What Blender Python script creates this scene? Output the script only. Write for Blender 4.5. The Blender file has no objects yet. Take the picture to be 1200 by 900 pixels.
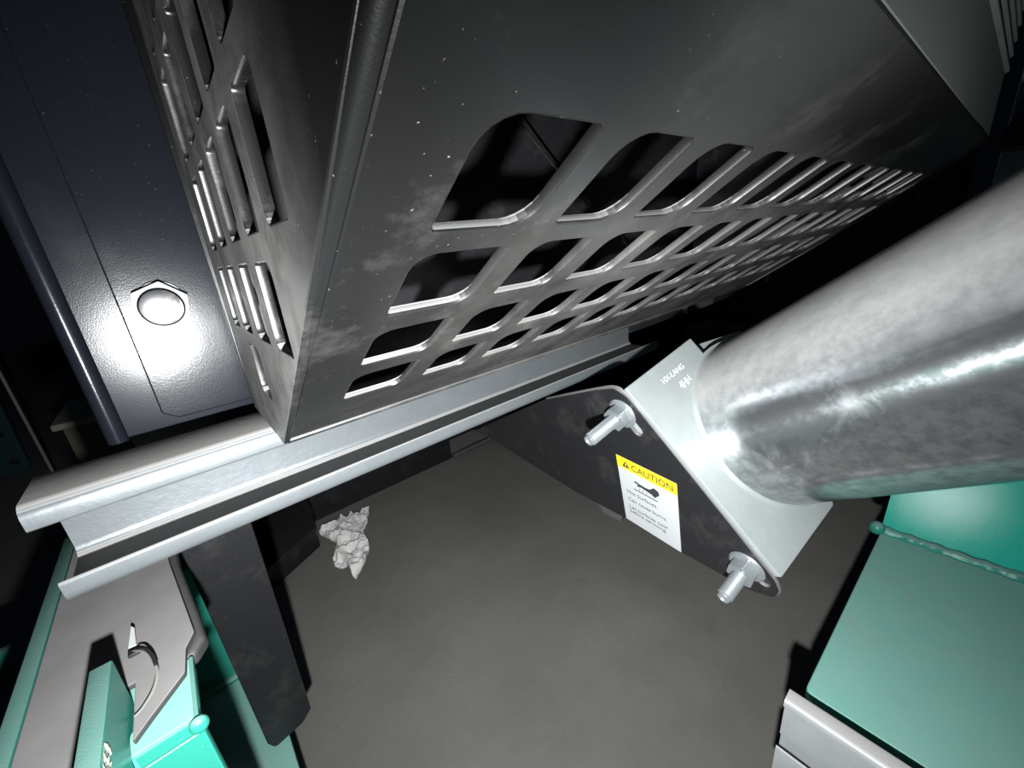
import bpy, bmesh, math, random
from mathutils import Vector, Matrix, noise

random.seed(4)
V = Vector
C = bpy.context.scene.collection
S = bpy.context.scene

# ------------------------------------------------------------------ camera
cam_data = bpy.data.cameras.new('camera')
cam = bpy.data.objects.new('camera', cam_data)
C.objects.link(cam)
cam_data.sensor_fit = 'HORIZONTAL'
cam_data.sensor_width = 36.0
cam_data.lens = 36.0 * 475.86 / 1200.0
cam_data.clip_start = 0.004
cam_data.clip_end = 60
ROT = Matrix(((0.75470839, 0.2834819, -0.59165299),
              (-0.6492616, 0.19323262, -0.73560895),
              (-0.09420517, 0.93930781, 0.32988819)))
# columns of the camera matrix are its right, up and back axes in the world
cam.matrix_world = Matrix.Translation((0, 0, 0.62)) @ ROT.to_4x4()
S.camera = cam

# ------------------------------------------------------------------ world: an unlit hall at night
w = bpy.data.worlds.new('world')
S.world = w
w.use_nodes = True
w.node_tree.nodes['Background'].inputs[0].default_value = (0.45, 0.6, 1.0, 1)
w.node_tree.nodes['Background'].inputs[1].default_value = 0.010

# ------------------------------------------------------------------ the phone's flash, beside its lens
ld = bpy.data.lights.new('phone_flash', 'SPOT')
ld.energy = 23.5
ld.spot_size = math.radians(152)
ld.spot_blend = 1.0
ld.shadow_soft_size = 0.0035
ld.color = (0.96, 0.985, 1.0)
flash = bpy.data.objects.new('phone_flash', ld)
C.objects.link(flash)
flash.matrix_world = Matrix.Translation((-0.021, -0.008, 0.558)) @ ROT.to_4x4()

# ------------------------------------------------------------------ exposure
S.view_settings.view_transform = 'Standard'
S.view_settings.look = 'None'
S.view_settings.exposure = 0.0
S.view_settings.gamma = 1.0
S.view_settings.use_curve_mapping = False


# ================================================================== materials
def new_mat(name):
    m = bpy.data.materials.new(name)
    m.use_nodes = True
    nt = m.node_tree
    b = nt.nodes['Principled BSDF']
    return m, nt, b


def nd(nt, kind, **kw):
    n = nt.nodes.new(kind)
    for k, v in kw.items():
        if k in n.inputs:
            n.inputs[k].default_value = v
        else:
            setattr(n, k, v)
    return n


def mixcol(nt, fac, a, b):
    m = nt.nodes.new('ShaderNodeMix')
    m.data_type = 'RGBA'
    for sock, val in ((0, fac), (6, a), (7, b)):
        if hasattr(val, 'is_output'):
            nt.links.new(val, m.inputs[sock])
        elif isinstance(val, (int, float)):
            m.inputs[sock].default_value = val
        else:
            m.inputs[sock].default_value = (*val, 1)
    return m.outputs[2]


def mixf(nt, fac, a, b):
    m = nt.nodes.new('ShaderNodeMix')
    for sock, val in ((0, fac), (2, a), (3, b)):
        if hasattr(val, 'is_output'):
            nt.links.new(val, m.inputs[sock])
        else:
            m.inputs[sock].default_value = val
    return m.outputs[0]


def noise_ramp(nt, scale, lo, hi, detail=4, rough=0.6, vec=None, dist=0.0):
    n = nd(nt, 'ShaderNodeTexNoise')
    n.inputs['Scale'].default_value = scale
    n.inputs['Detail'].default_value = detail
    n.inputs['Roughness'].default_value = rough
    n.inputs['Distortion'].default_value = dist
    if vec is None:
        g = nd(nt, 'ShaderNodeNewGeometry')
        vec = g.outputs['Position']
    nt.links.new(vec, n.inputs['Vector'])
    r = nd(nt, 'ShaderNodeMapRange')
    r.inputs['From Min'].default_value = lo
    r.inputs['From Max'].default_value = hi
    nt.links.new(n.outputs['Fac'], r.inputs['Value'])
    return r.outputs[0]


def math_(nt, op, a, b=0.0, clamp=False):
    m = nd(nt, 'ShaderNodeMath', operation=op)
    m.use_clamp = clamp
    for i, v in enumerate((a, b)):
        if hasattr(v, 'is_output'):
            nt.links.new(v, m.inputs[i])
        else:
            m.inputs[i].default_value = v
    return m.outputs[0]


def up_factor(nt, lo=0.35, hi=0.9):
    """where a surface faces up, dust has settled on it"""
    g = nd(nt, 'ShaderNodeNewGeometry')
    s = nd(nt, 'ShaderNodeSeparateXYZ')
    nt.links.new(g.outputs['True Normal'], s.inputs[0])
    r = nd(nt, 'ShaderNodeMapRange')
    r.inputs['From Min'].default_value = lo
    r.inputs['From Max'].default_value = hi
    nt.links.new(s.outputs['Z'], r.inputs['Value'])
    return r.outputs[0]


def bump(nt, b, height, strength=0.2, dist=0.001):
    n = nd(nt, 'ShaderNodeBump')
    n.inputs['Strength'].default_value = strength
    n.inputs['Distance'].default_value = dist
    nt.links.new(height, n.inputs['Height'])
    nt.links.new(n.outputs[0], b.inputs['Normal'])


DUST = (0.30, 0.285, 0.27)


def coated(name, col, rough, dust_amt=0.8, speck=0.25, smudge=0.25, peel=0.15, metallic=0.0,
           dust=DUST, spec=0.5, coat=0.0, dust_lo=0.35, dust_hi=0.9, smudge_col=(0.12, 0.115, 0.105), base_dust=0.0, grime=False, side_grime=False):
    m, nt, b = new_mat(name)
    up = up_factor(nt, dust_lo, dust_hi)
    veil = noise_ramp(nt, 40, 0.3, 0.7, 5)
    d = math_(nt, 'MULTIPLY', up, mixf(nt, veil, dust_amt * 0.8, dust_amt))
    sm = math_(nt, 'MULTIPLY', noise_ramp(nt, 28, 0.52, 0.78, 6, 0.7), smudge)
    if base_dust:
        sm = math_(nt, 'ADD', sm, base_dust, True)
    if side_grime:
        g = nd(nt, 'ShaderNodeNewGeometry')
        s_ = nd(nt, 'ShaderNodeSeparateXYZ')
        nt.links.new(g.outputs['Position'], s_.inputs[0])
        r1 = nd(nt, 'ShaderNodeMapRange')
        r1.inputs['From Min'].default_value = 0.070
        r1.inputs['From Max'].default_value = 0.125
        nt.links.new(s_.outputs['Y'], r1.inputs['Value'])
        s2_ = nd(nt, 'ShaderNodeSeparateXYZ')
        nt.links.new(g.outputs['True Normal'], s2_.inputs[0])
        face = math_(nt, 'POWER', math_(nt, 'ABSOLUTE', s2_.outputs['X']), 6.0)
        gr = math_(nt, 'MULTIPLY', math_(nt, 'MULTIPLY', r1.outputs[0], face), noise_ramp(nt, 45, 0.15, 0.6, 6, 0.7))
        sm = math_(nt, 'ADD', sm, gr, True)
    if grime:
        # road dust caught on the cut-out bars, heavier than on the plain sheet
        g = nd(nt, 'ShaderNodeNewGeometry')
        s_ = nd(nt, 'ShaderNodeSeparateXYZ')
        nt.links.new(g.outputs['Position'], s_.inputs[0])
        r1 = nd(nt, 'ShaderNodeMapRange')
        r1.inputs['From Min'].default_value = 0.645
        r1.inputs['From Max'].default_value = 0.615
        nt.links.new(s_.outputs['Z'], r1.inputs['Value'])
        r2 = nd(nt, 'ShaderNodeMapRange')
        r2.inputs['From Min'].default_value = 0.035
        r2.inputs['From Max'].default_value = 0.16
        nt.links.new(s_.outputs['X'], r2.inputs['Value'])
        gr = math_(nt, 'MULTIPLY', math_(nt, 'MULTIPLY', r1.outputs[0], r2.outputs[0]), noise_ramp(nt, 30, 0.2, 0.6, 6, 0.7))
        sm = math_(nt, 'ADD', sm, gr, True)
    sp = math_(nt, 'MULTIPLY', noise_ramp(nt, 900, 0.735, 0.79, 2, 0.5), speck)
    c1 = mixcol(nt, sm, col, smudge_col)
    c2 = mixcol(nt, d, c1, dust)
    c3 = mixcol(nt, sp, c2, (0.55, 0.54, 0.5))
    nt.links.new(c3, b.inputs['Base Color'])
    f = math_(nt, 'ADD', d, math_(nt, 'MULTIPLY', sm, 0.6), True)
    nt.links.new(mixf(nt, f, rough, 0.85), b.inputs['Roughness'])
    nt.links.new(mixf(nt, d, metallic, 0.0), b.inputs['Metallic'])
    b.inputs['Specular IOR Level'].default_value = spec
    b.inputs['Coat Weight'].default_value = coat
    b.inputs['Coat Roughness'].default_value = 0.15
    if peel:
        bump(nt, b, noise_ramp(nt, 1500, 0.2, 0.8, 2), peel, 0.0003)
    return m


def galvanised(name, col=(0.135, 0.146, 0.153), rough=0.34, dust_amt=0.85, metallic=0.5):
    m, nt, b = new_mat(name)
    up = up_factor(nt, 0.5, 0.95)
    d = math_(nt, 'MULTIPLY', up, dust_amt)
    v = nd(nt, 'ShaderNodeTexVoronoi')
    v.inputs['Scale'].default_value = 130
    g = nd(nt, 'ShaderNodeNewGeometry')
    nt.links.new(g.outputs['Position'], v.inputs['Vector'])
    sx = nd(nt, 'ShaderNodeSeparateColor')
    nt.links.new(v.outputs['Color'], sx.inputs[0])
    spangle = math_(nt, 'MULTIPLY', sx.outputs[0], 0.12)
    c1 = mixcol(nt, spangle, col, tuple(x * 0.62 for x in col))
    stain = noise_ramp(nt, 45, 0.45, 0.75, 6, 0.7)
    c2 = mixcol(nt, math_(nt, 'MULTIPLY', stain, 0.35), c1, tuple(x * 0.7 for x in col))
    scuff = math_(nt, 'MULTIPLY', noise_ramp(nt, 160, 0.66, 0.76, 5, 0.75), 0.5)
    c2 = mixcol(nt, scuff, c2, tuple(x * 0.35 for x in col))
    c3 = mixcol(nt, d, c2, (0.27, 0.258, 0.245))
    nt.links.new(c3, b.inputs['Base Color'])
    nt.links.new(mixf(nt, d, rough, 0.9), b.inputs['Roughness'])
    nt.links.new(mixf(nt, d, metallic, 0.0), b.inputs['Metallic'])
    bump(nt, b, noise_ramp(nt, 260, 0.2, 0.8, 3), 0.12, 0.0005)
    return m


M = {}
M['guard'] = coated('guard_black', (0.0028, 0.0028, 0.0029), 0.29, dust_amt=0.9, speck=0.12, smudge=0.5, peel=0.06,
                    dust=(0.27, 0.27, 0.26), smudge_col=(0.030, 0.029, 0.027), grime=True)
M['housing'] = coated('housing_black', (0.0060, 0.0068, 0.0095), 0.20, spec=0.22, dust_amt=0.5, speck=0.12, smudge=0.10, peel=0.08, smudge_col=(0.015, 0.016, 0.018))
M['guard_side'] = coated('guard_black_side', (0.004, 0.004, 0.004), 0.30, dust_amt=0.9, speck=0.15, smudge=0.5, peel=0.06,
                         dust=(0.27, 0.27, 0.26), smudge_col=(0.055, 0.054, 0.050), side_grime=True)
M['guard_dusty_lifted'] = coated('guard_black_dusty_lifted', (0.13, 0.135, 0.13), 0.5, dust_amt=0.9, speck=0.3, smudge=0.6, peel=0.06,
                          dust=(0.27, 0.27, 0.26), smudge_col=(0.07, 0.072, 0.070))  # dusty grey; base colour also lifted in place of the grazing light
M['plate'] = coated('bracket_black', (0.008, 0.008, 0.009), 0.42, dust_amt=0.5, speck=0.12, smudge=0.15, peel=0.04)
M['dark'] = coated('frame_black', (0.012, 0.012, 0.014), 0.5, dust_amt=0.05, speck=0.1, smudge=0.2, peel=0)
M['rim'] = coated('plate_rim', (0.085, 0.085, 0.082), 0.4, dust_amt=0.5, speck=0.2, smudge=0.3, peel=0, metallic=0.3)
M['galv'] = galvanised('galvanised_steel')
M['galv_light'] = galvanised('galvanised_light', (0.36, 0.375, 0.38), 0.4, 0.8, 0.25)
M['zinc'] = galvanised('zinc_plate', (0.33, 0.36, 0.355), 0.36, 0.1, 0.5)
M['bolt'] = galvanised('zinc_bolt', (0.31, 0.335, 0.345), 0.28, 0.0, 0.7)
M['teal'] = coated('teal_paint', (0.017, 0.155, 0.118), 0.20, spec=0.25, dust_amt=0.5, speck=0.1, smudge=0.08, peel=0.35,
                   dust=(0.20, 0.26, 0.24), coat=0.0, smudge_col=(0.09, 0.18, 0.16))
M['teal_gloss'] = coated('teal_paint_gloss', (0.014, 0.250, 0.190), 0.12, spec=0.05, dust_amt=0.2, speck=0.02, smudge=0.02, peel=0.13, dust=(0.20, 0.26, 0.24), smudge_col=(0.09, 0.18, 0.16), dust_lo=0.6)
M['teal_dusty'] = coated('teal_paint_dusty', (0.05, 0.32, 0.255), 0.45, dust_amt=0.5, speck=0.1, smudge=0.45, peel=0.05,
                         dust=(0.27, 0.31, 0.285), smudge_col=(0.15, 0.17, 0.155))
M['pad'] = coated('rubber_pad', (0.02, 0.02, 0.02), 0.7, dust_amt=0.93, speck=0.15, smudge=0.2, peel=0,
                  dust=(0.185, 0.176, 0.172))
M['far_teal'] = coated('far_teal', (0.02, 0.07, 0.08), 0.5, dust_amt=0.2, speck=0, smudge=0.2, peel=0)
M['far_pale'] = coated('far_pale', (0.30, 0.29, 0.23), 0.6, dust_amt=0.2, speck=0, smudge=0.2, peel=0)
M['far_brown'] = coated('far_brown', (0.12, 0.105, 0.08), 0.7, dust_amt=0.2, speck=0, smudge=0.2, peel=0)
M['far_grey'] = coated('far_grey', (0.13, 0.14, 0.17), 0.6, dust_amt=0.2, speck=0, smudge=0.5, peel=0)
M['black_rubber'] = coated('black_rubber', (0.02, 0.02, 0.02), 0.6, dust_amt=0.12, speck=0.1, smudge=0.6, peel=0, smudge_col=(0.05, 0.047, 0.045))
M['chip'] = coated('bare_primer', (0.26, 0.25, 0.19), 0.6, dust_amt=0.1, speck=0, smudge=0.3, peel=0)


def stainless():
    m, nt, b = new_mat('stainless_pipe')
    # brushed tube: matte greyish film on its upper side, mottled handling marks below
    tc = nd(nt, 'ShaderNodeTexCoord')
    mp = nd(nt, 'ShaderNodeMapping')
    mp.inputs['Scale'].default_value = (1, 1, 0.25)
    nt.links.new(tc.outputs['Object'], mp.inputs['Vector'])
    blot = noise_ramp(nt, 26, 0.38, 0.66, 7, 0.65, mp.outputs[0])
    fine = noise_ramp(nt, 130, 0.42, 0.62, 6, 0.7, tc.outputs['Object'])
    prints = noise_ramp(nt, 30, 0.56, 0.66, 7, 0.65, tc.outputs['Object'], 0.8)
    g = nd(nt, 'ShaderNodeNewGeometry')
    sp = nd(nt, 'ShaderNodeSeparateXYZ')
    nt.links.new(g.outputs['Normal'], sp.inputs[0])
    rr_ = nd(nt, 'ShaderNodeMapRange')
    rr_.inputs['From Min'].default_value = 0.12
    rr_.inputs['From Max'].default_value = 0.42
    nt.links.new(sp.outputs['Z'], rr_.inputs['Value'])
    film = mixf(nt, blot, math_(nt, 'MULTIPLY', rr_.outputs[0], 0.85), math_(nt, 'MULTIPLY', rr_.outputs[0], 0.6))
    film = math_(nt, 'ADD', film, math_(nt, 'MULTIPLY', prints, 0.10), True)
    c = mixcol(nt, math_(nt, 'MULTIPLY', fine, 0.7), (0.44, 0.45, 0.455), (0.22, 0.235, 0.25))
    c = mixcol(nt, film, c, (0.315, 0.31, 0.29))
    nt.links.new(c, b.inputs['Base Color'])
    nt.links.new(mixf(nt, film, 0.93, 0.12), b.inputs['Metallic'])
    r = mixf(nt, fine, 0.14, 0.21)
    r = mixf(nt, film, r, 0.45)
    nt.links.new(r, b.inputs['Roughness'])
    b.inputs['Anisotropic'].default_value = 0.9
    b.inputs['Anisotropic Rotation'].default_value = 0.25
    tg = nd(nt, 'ShaderNodeTangent', direction_type='RADIAL', axis='Z')
    nt.links.new(tg.outputs[0], b.inputs['Tangent'])
    return m


M['pipe'] = stainless()


def concrete():
    m, nt, b = new_mat('concrete_floor')
    a = noise_ramp(nt, 5, 0.3, 0.7, 8, 0.6)
    d = noise_ramp(nt, 60, 0.3, 0.8, 6, 0.7)
    s = noise_ramp(nt, 16, 0.62, 0.75, 5, 0.6)
    c = mixcol(nt, a, (0.165, 0.160, 0.148), (0.235, 0.225, 0.20))
    c = mixcol(nt, math_(nt, 'MULTIPLY', d, 0.3), c, (0.15, 0.15, 0.145))
    c = mixcol(nt, math_(nt, 'MULTIPLY', s, 0.4), c, (0.13, 0.13, 0.128))
    wv = noise_ramp(nt, 230, 0.735, 0.76, 2, 0.5)
    c = mixcol(nt, math_(nt, 'MULTIPLY', wv, 0.5), c, (0.5, 0.5, 0.46))
    nt.links.new(c, b.inputs['Base Color'])
    b.inputs['Roughness'].default_value = 0.75
    bump(nt, b, d, 0.15, 0.002)
    return m


def plain(name, col, rough=0.5, metallic=0.0, spec=0.5):
    m, nt, b = new_mat(name)
    n = noise_ramp(nt, 90, 0.2, 0.8, 3)
    nt.links.new(mixcol(nt, math_(nt, 'MULTIPLY', n, 0.12), col, tuple(x * 0.75 for x in col)), b.inputs['Base Color'])
    b.inputs['Roughness'].default_value = rough
    b.inputs['Metallic'].default_value = metallic
    b.inputs['Specular IOR Level'].default_value = spec
    return m


M['floor'] = concrete()
M['wall'] = plain('hall_wall', (0.05, 0.055, 0.075), 0.9)
M['sticker_white'] = plain('sticker_white', (0.34, 0.35, 0.355), 0.5)
M['sticker_yellow'] = plain('sticker_yellow', (0.55, 0.38, 0.010), 0.5)
M['ink'] = plain('ink', (0.02, 0.02, 0.022), 0.6)
M['ink_grey'] = plain('ink_grey', (0.06, 0.06, 0.065), 0.6)
M['stamp'] = plain('stamped_mark', (0.50, 0.52, 0.52), 0.6)
M['tissue'] = plain('tissue_paper', (0.93, 0.91, 0.88), 0.95)
M['tie'] = plain('clear_nylon', (0.17, 0.17, 0.155), 0.3)
M['black_nylon'] = plain('black_nylon', (0.015, 0.015, 0.016), 0.4)
M['nut_zinc'] = plain('nut_zinc', (0.10, 0.10, 0.10), 0.5, 0.6)
M['chrome'] = plain('chrome', (0.85, 0.85, 0.86), 0.16, 1.0)
M['weld'] = M['teal']


# ================================================================== geometry helpers
def finish(me, angle=35):
    bm = bmesh.new()
    bm.from_mesh(me)
    bmesh.ops.remove_doubles(bm, verts=bm.verts, dist=1e-6)
    bmesh.ops.recalc_face_normals(bm, faces=bm.faces)
    a = math.radians(angle)
    for e in bm.edges:
        if len(e.link_faces) == 2:
            e.smooth = e.calc_face_angle(0) < a
    for f_ in bm.faces:
        f_.smooth = True
    if len(bm.faces) < 400:
        tot = sum(f_.calc_area() for f_ in bm.faces) or 1.0
        for f_ in bm.faces:           # broad flat faces keep a true flat normal
            if f_.calc_area() > 0.12 * tot:
                f_.smooth = False
    bm.to_mesh(me)
    bm.free()


def obj(name, me, mat, parent=None):
    if isinstance(me, bmesh.types.BMesh):
        m2 = bpy.data.meshes.new(name)
        me.to_mesh(m2)
        me.free()
        me = m2
        finish(me)
    o = bpy.data.objects.new(name, me)
    if mat:
        me.materials.clear()
        me.materials.append(M[mat] if isinstance(mat, str) else mat)
    C.objects.link(o)
    if parent:
        o.parent = parent
        o.matrix_parent_inverse = parent.matrix_world.inverted()
    return o


def tag(o, label, cat, group=None, kind=None):
    o['label'] = label
    if cat:
        o['category'] = cat
    if group:
        o['group'] = group
    if kind:
        o['kind'] = kind
    return o


def empty(name, loc, label, cat, group=None):
    o = bpy.data.objects.new(name, None)
    o.empty_display_size = 0.02
    C.objects.link(o)
    o.location = loc
    o.matrix_world = Matrix.Translation(loc)
    return tag(o, label, cat, group)


def box_bm(x0, x1, y0, y1, z0, z1, bev=0.0, bm=None, seg=2):
    own = bm is None
    if own:
        bm = bmesh.new()
    vs = [bm.verts.new((x, y, z)) for x in (x0, x1) for y in (y0, y1) for z in (z0, z1)]
    for q in ((0, 1, 3, 2), (4, 6, 7, 5), (0, 4, 5, 1), (2, 3, 7, 6), (0, 2, 6, 4), (1, 5, 7, 3)):
        bm.faces.new([vs[i] for i in q])
    if bev and own:
        bmesh.ops.recalc_face_normals(bm, faces=bm.faces)
        bmesh.ops.bevel(bm, geom=list(bm.edges), offset=bev, segments=seg, affect='EDGES', profile=0.5)
    return bm


def round_poly(pts, rad, seg=6):
    """closed polygon with rounded corners; rad: number or one per corner"""
    n = len(pts)
    out = []
    for i in range(n):
        p = V(pts[i]).to_2d()
        a = V(pts[i - 1]).to_2d()
        b = V(pts[(i + 1) % n]).to_2d()
        r = rad[i] if isinstance(rad, (list, tuple)) else rad
        if r <= 0:
            out.append(p)
            continue
        u = (a - p).normalized()
        v = (b - p).normalized()
        ang = u.angle(v)
        t = min(r / math.tan(ang / 2), (a - p).length * 0.49, (b - p).length * 0.49)
        r = t * math.tan(ang / 2)
        c = p + (u + v).normalized() * (r / math.sin(ang / 2))
        s0 = p + u * t - c
        s1 = p + v * t - c
        a0 = math.atan2(s0.y, s0.x)
        d = math.atan2(s1.y, s1.x) - a0
        while d > math.pi:
            d -= 2 * math.pi
        while d < -math.pi:
            d += 2 * math.pi
        for k in range(seg + 1):
            q = a0 + d * k / seg
            out.append(c + V((math.cos(q), math.sin(q))) * r)
    return out


def frame(origin, ux, uy):
    ux = V(ux).normalized()
    uy = V(uy)
    uy = (uy - ux * uy.dot(ux)).normalized()
    uz = ux.cross(uy)
    m = Matrix((ux, uy, uz)).transposed().to_4x4()
    m.translation = V(origin)
    return m


def plate_mesh(name, outline, holes, mat44, t, bev=0.0, res=1):
    """sheet with holes: front face at local z = 0 facing +z, thickness towards -z"""
    cu = bpy.data.curves.new(name, 'CURVE')
    cu.dimensions = '2D'
    cu.fill_mode = 'BOTH'
    b = min(bev, t / 2 * 0.98)
    cu.extrude = max(t / 2 - b, 0)
    cu.bevel_depth = b
    cu.bevel_resolution = res
    cu.offset = -b
    for ring in [outline] + list(holes):
        sp = cu.splines.new('POLY')
        sp.points.add(len(ring) - 1)
        for i, p in enumerate(ring):
            sp.points[i].co = (p[0], p[1], 0, 1)
        sp.use_cyclic_u = True
    tmp = bpy.data.objects.new('tmp', cu)
    C.objects.link(tmp)
    dg = bpy.context.evaluated_depsgraph_get()
    dg.update()
    me = bpy.data.meshes.new_from_object(tmp.evaluated_get(dg))
    bpy.data.objects.remove(tmp)
    bpy.data.curves.remove(cu)
    me.transform(Matrix.Translation((0, 0, -t / 2)))
    me.transform(mat44)
    me.name = name
    finish(me)
    uz = V(mat44.col[2][:3])
    for f_ in me.polygons:            # broad faces stay flat, only the rolled edges are smooth
        if abs(f_.normal.dot(uz)) > 0.999:
            f_.use_smooth = False
    return me


def text_mesh(name, body, size, mat44, depth=0.0001, xscale=1.0, align='LEFT'):
    cu = bpy.data.curves.new(name, 'FONT')
    cu.body = body
    cu.size = size
    cu.align_x = align
    cu.extrude = depth
    cu.resolution_u = 3
    tmp = bpy.data.objects.new('tmp', cu)
    C.objects.link(tmp)
    dg = bpy.context.evaluated_depsgraph_get()
    dg.update()
    me = bpy.data.meshes.new_from_object(tmp.evaluated_get(dg))
    bpy.data.objects.remove(tmp)
    bpy.data.curves.remove(cu)
    me.transform(mat44 @ Matrix.Diagonal((xscale, 1, 1, 1)))
    return me


def extrude_profile(prof, mat44, length, cap=True, segs=1):
    """profile in local xy, swept along local z"""
    bm = bmesh.new()
    rings = []
    for k in range(segs + 1):
        z = length * k / segs
        rings.append([bm.verts.new(mat44 @ V((p[0], p[1], z))) for p in prof])
    n = len(prof)
    for a, b in zip(rings, rings[1:]):
        for i in range(n):
            j = (i + 1) % n
            bm.faces.new((a[i], a[j], b[j], b[i]))
    if cap:
        for r in (rings[0], rings[-1]):
            f_ = bm.faces.new(r)
            f_.normal_update()
            bmesh.ops.triangulate(bm, faces=[f_], ngon_method='EAR_CLIP')
    return bm


def lathe_bm(prof, mat44, seg=24, bm=None):
    """prof: (radius, height along local z)"""
    bm = bm or bmesh.new()
    rings = []
    for r, h in prof:
        if r < 1e-7:
            rings.append([bm.verts.new(mat44 @ V((0, 0, h)))])
        else:
            rings.append([bm.verts.new(mat44 @ V((r * math.cos(2 * math.pi * i / seg), r * math.sin(2 * math.pi * i / seg), h))) for i in range(seg)])
    for a, b in zip(rings, rings[1:]):
        for i in range(seg):
            j = (i + 1) % seg
            if len(a) == 1 and len(b) == 1:
                continue
            if len(a) == 1:
                bm.faces.new((a[0], b[i], b[j]))
            elif len(b) == 1:
                bm.faces.new((a[i], a[j], b[0]))
            else:
                bm.faces.new((a[i], a[j], b[j], b[i]))
    return bm


def tube_bm(pts, r, seg=8, bm=None, flat=1.0):
    bm = bm or bmesh.new()
    pts = [V(p) for p in pts]
    rings = []
    up = V((0.13, 0.21, 0.97))
    for i, p in enumerate(pts):
        d = (pts[min(i + 1, len(pts) - 1)] - pts[max(i - 1, 0)]).normalized()
        a = d.cross(up).normalized()
        b = a.cross(d)
        rr = r[i] if isinstance(r, (list, tuple)) else r
        rings.append([bm.verts.new(p + (a * math.cos(2 * math.pi * k / seg) + b * flat * math.sin(2 * math.pi * k / seg)) * rr) for k in range(seg)])
    for a, b in zip(rings, rings[1:]):
        for k in range(seg):
            j = (k + 1) % seg
            bm.faces.new((a[k], a[j], b[j], b[k]))
    bm.faces.new(rings[0])
    bm.faces.new(rings[-1])
    return bm


def smooth_path(pts, n=6):
    out = []
    P_ = [V(p) for p in pts]
    for i in range(len(P_) - 1):
        p0 = P_[max(i - 1, 0)]
        p1 = P_[i]
        p2 = P_[i + 1]
        p3 = P_[min(i + 2, len(P_) - 1)]
        for k in range(n):
            t = k / n
            out.append(0.5 * ((2 * p1) + (p2 - p0) * t + (2 * p0 - 5 * p1 + 4 * p2 - p3) * t * t + (3 * p1 - p0 - 3 * p2 + p3) * t ** 3))
    out.append(P_[-1])
    return out


def hexagon(r, rot=0.0):
    return [(r * math.cos(math.pi / 3 * k + rot), r * math.sin(math.pi / 3 * k + rot)) for k in range(6)]


# ================================================================== setting
o = obj('floor', box_bm(-4, 6, -3, 5, -0.1, 0.0), 'floor')
tag(o, 'grey-brown concrete floor under the machine', None, kind='structure')
o = obj('wall_back', box_bm(-4, 6, 4.6, 4.8, 0.0, 3.2), 'wall')
tag(o, 'dark wall far behind the machine', None, kind='structure')
o = obj('wall_left', box_bm(-4.2, -4, -3, 4.8, 0.0, 3.2), 'wall')
tag(o, 'dark side wall in the unlit hall', None, kind='structure')

# ================================================================== main support channel
def channel_profile(W, D, lip, t, r=0.004):
    """lipped channel; u = depth (opening at u = 0), v = height"""
    p = [(0, W - lip), (0, W), (D, W), (D, 0), (0, 0), (0, lip), (t, lip), (t, t), (D - t, t), (D - t, W - t), (t, W - t), (t, W - lip)]
    rr = [0.0011, r, r * 0.8, r * 0.8, r, 0.0011, 0.0011, r * 0.35, r * 0.8, r * 0.35, r * 0.35, 0.0011]
    return round_poly(p, rr, 5)


ch = empty('strut_channel', (0.17, 0.26, 0.4887), 'galvanised lipped steel channel running under the black louvred guard, dusty on top', 'steel channel',
           'galvanised channels')
prof = channel_profile(0.0493, 0.042, 0.0112, 0.0026, 0.0068)
# local x = +Y, local y = +Z, local z = +X
obj('channel_body', extrude_profile(prof, frame((-0.0685, 0.238, 0.4887), (0, 1, 0), (0, 0, 1)), 0.4765, segs=3), 'galv', ch)
# slotted backing strip inside the channel, its edge shows as a thin step under the upper lip
obj('backing_strip', box_bm(-0.045, 0.395, 0.2755, 0.277, 0.512, 0.534, 0.0004), 'galv', ch)
obj('paint_mark', box_bm(0.085, 0.089, 0.2742, 0.2754, 0.5295, 0.5315, 0.0003), plain('red_mark', (0.65, 0.08, 0.05)), ch)['label'] = 'small red paint mark'

# ================================================================== louvred guard
guard = empty('fan_guard', (0.29, 0.24, 0.54), 'black sheet-metal fan guard with leaf-shaped cut-outs, sloping over the channel', 'guard')
NX, CC = V((1, 0, 0)), V((0, -0.84008, 0.54246))
Q = V((0.0240, 0.2085, 0.5400))       # lower left corner of the sloping sheet


def leaf(u0, u1, w0, w1, big=0.008, small=0.0016, mirror=False):
    r = [small, big, small, big] if not mirror else [big, small, big, small]
    return round_poly([(u0, w0), (u1, w0), (u1, w1), (u0, w1)], r, 5)


rows = [(0.1535, 0.1825), (0.1170, 0.1452), (0.0795, 0.1062), (0.0418, 0.0693)]
right = [0.0495 + 0.0350 * n + 0.00048 * n * n for n in range(12)]
holes = []
for w0, w1 in rows:
    for n, x1 in enumerate(right):
        x0 = (right[n - 1] + 0.0105) if n else 0.0222
        big = 0.0078 if w1 > 0.15 else 0.0062
        holes.append(leaf(x0, x1, w0, w1, big, 0.0015))
out = round_poly([(0.0034, 0.004), (0.535, 0.004), (0.532, 0.178), (0.470, 0.2170), (0.0034, 0.2170)], [0.001, 0.004, 0.004, 0.001, 0.001], 4)
# outward normal must look down at the lens: use a frame whose z axis points to (0,-.54,-.84)
FR = Matrix((V((1, 0, 0)), CC, V((0, -0.54246, -0.84008)))).transposed().to_4x4()
FR.translation = Q
me = plate_mesh('front_sheet', out, holes, FR, 0.0030, 0.0007)
front = obj('front_sheet', me, 'guard', guard)

# rolled corner between the sloping sheet and the side sheet
SIDE_X = 0.0240


def yfront(z):
    return 0.2085 - 1.5486 * (z - 0.54)


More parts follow.
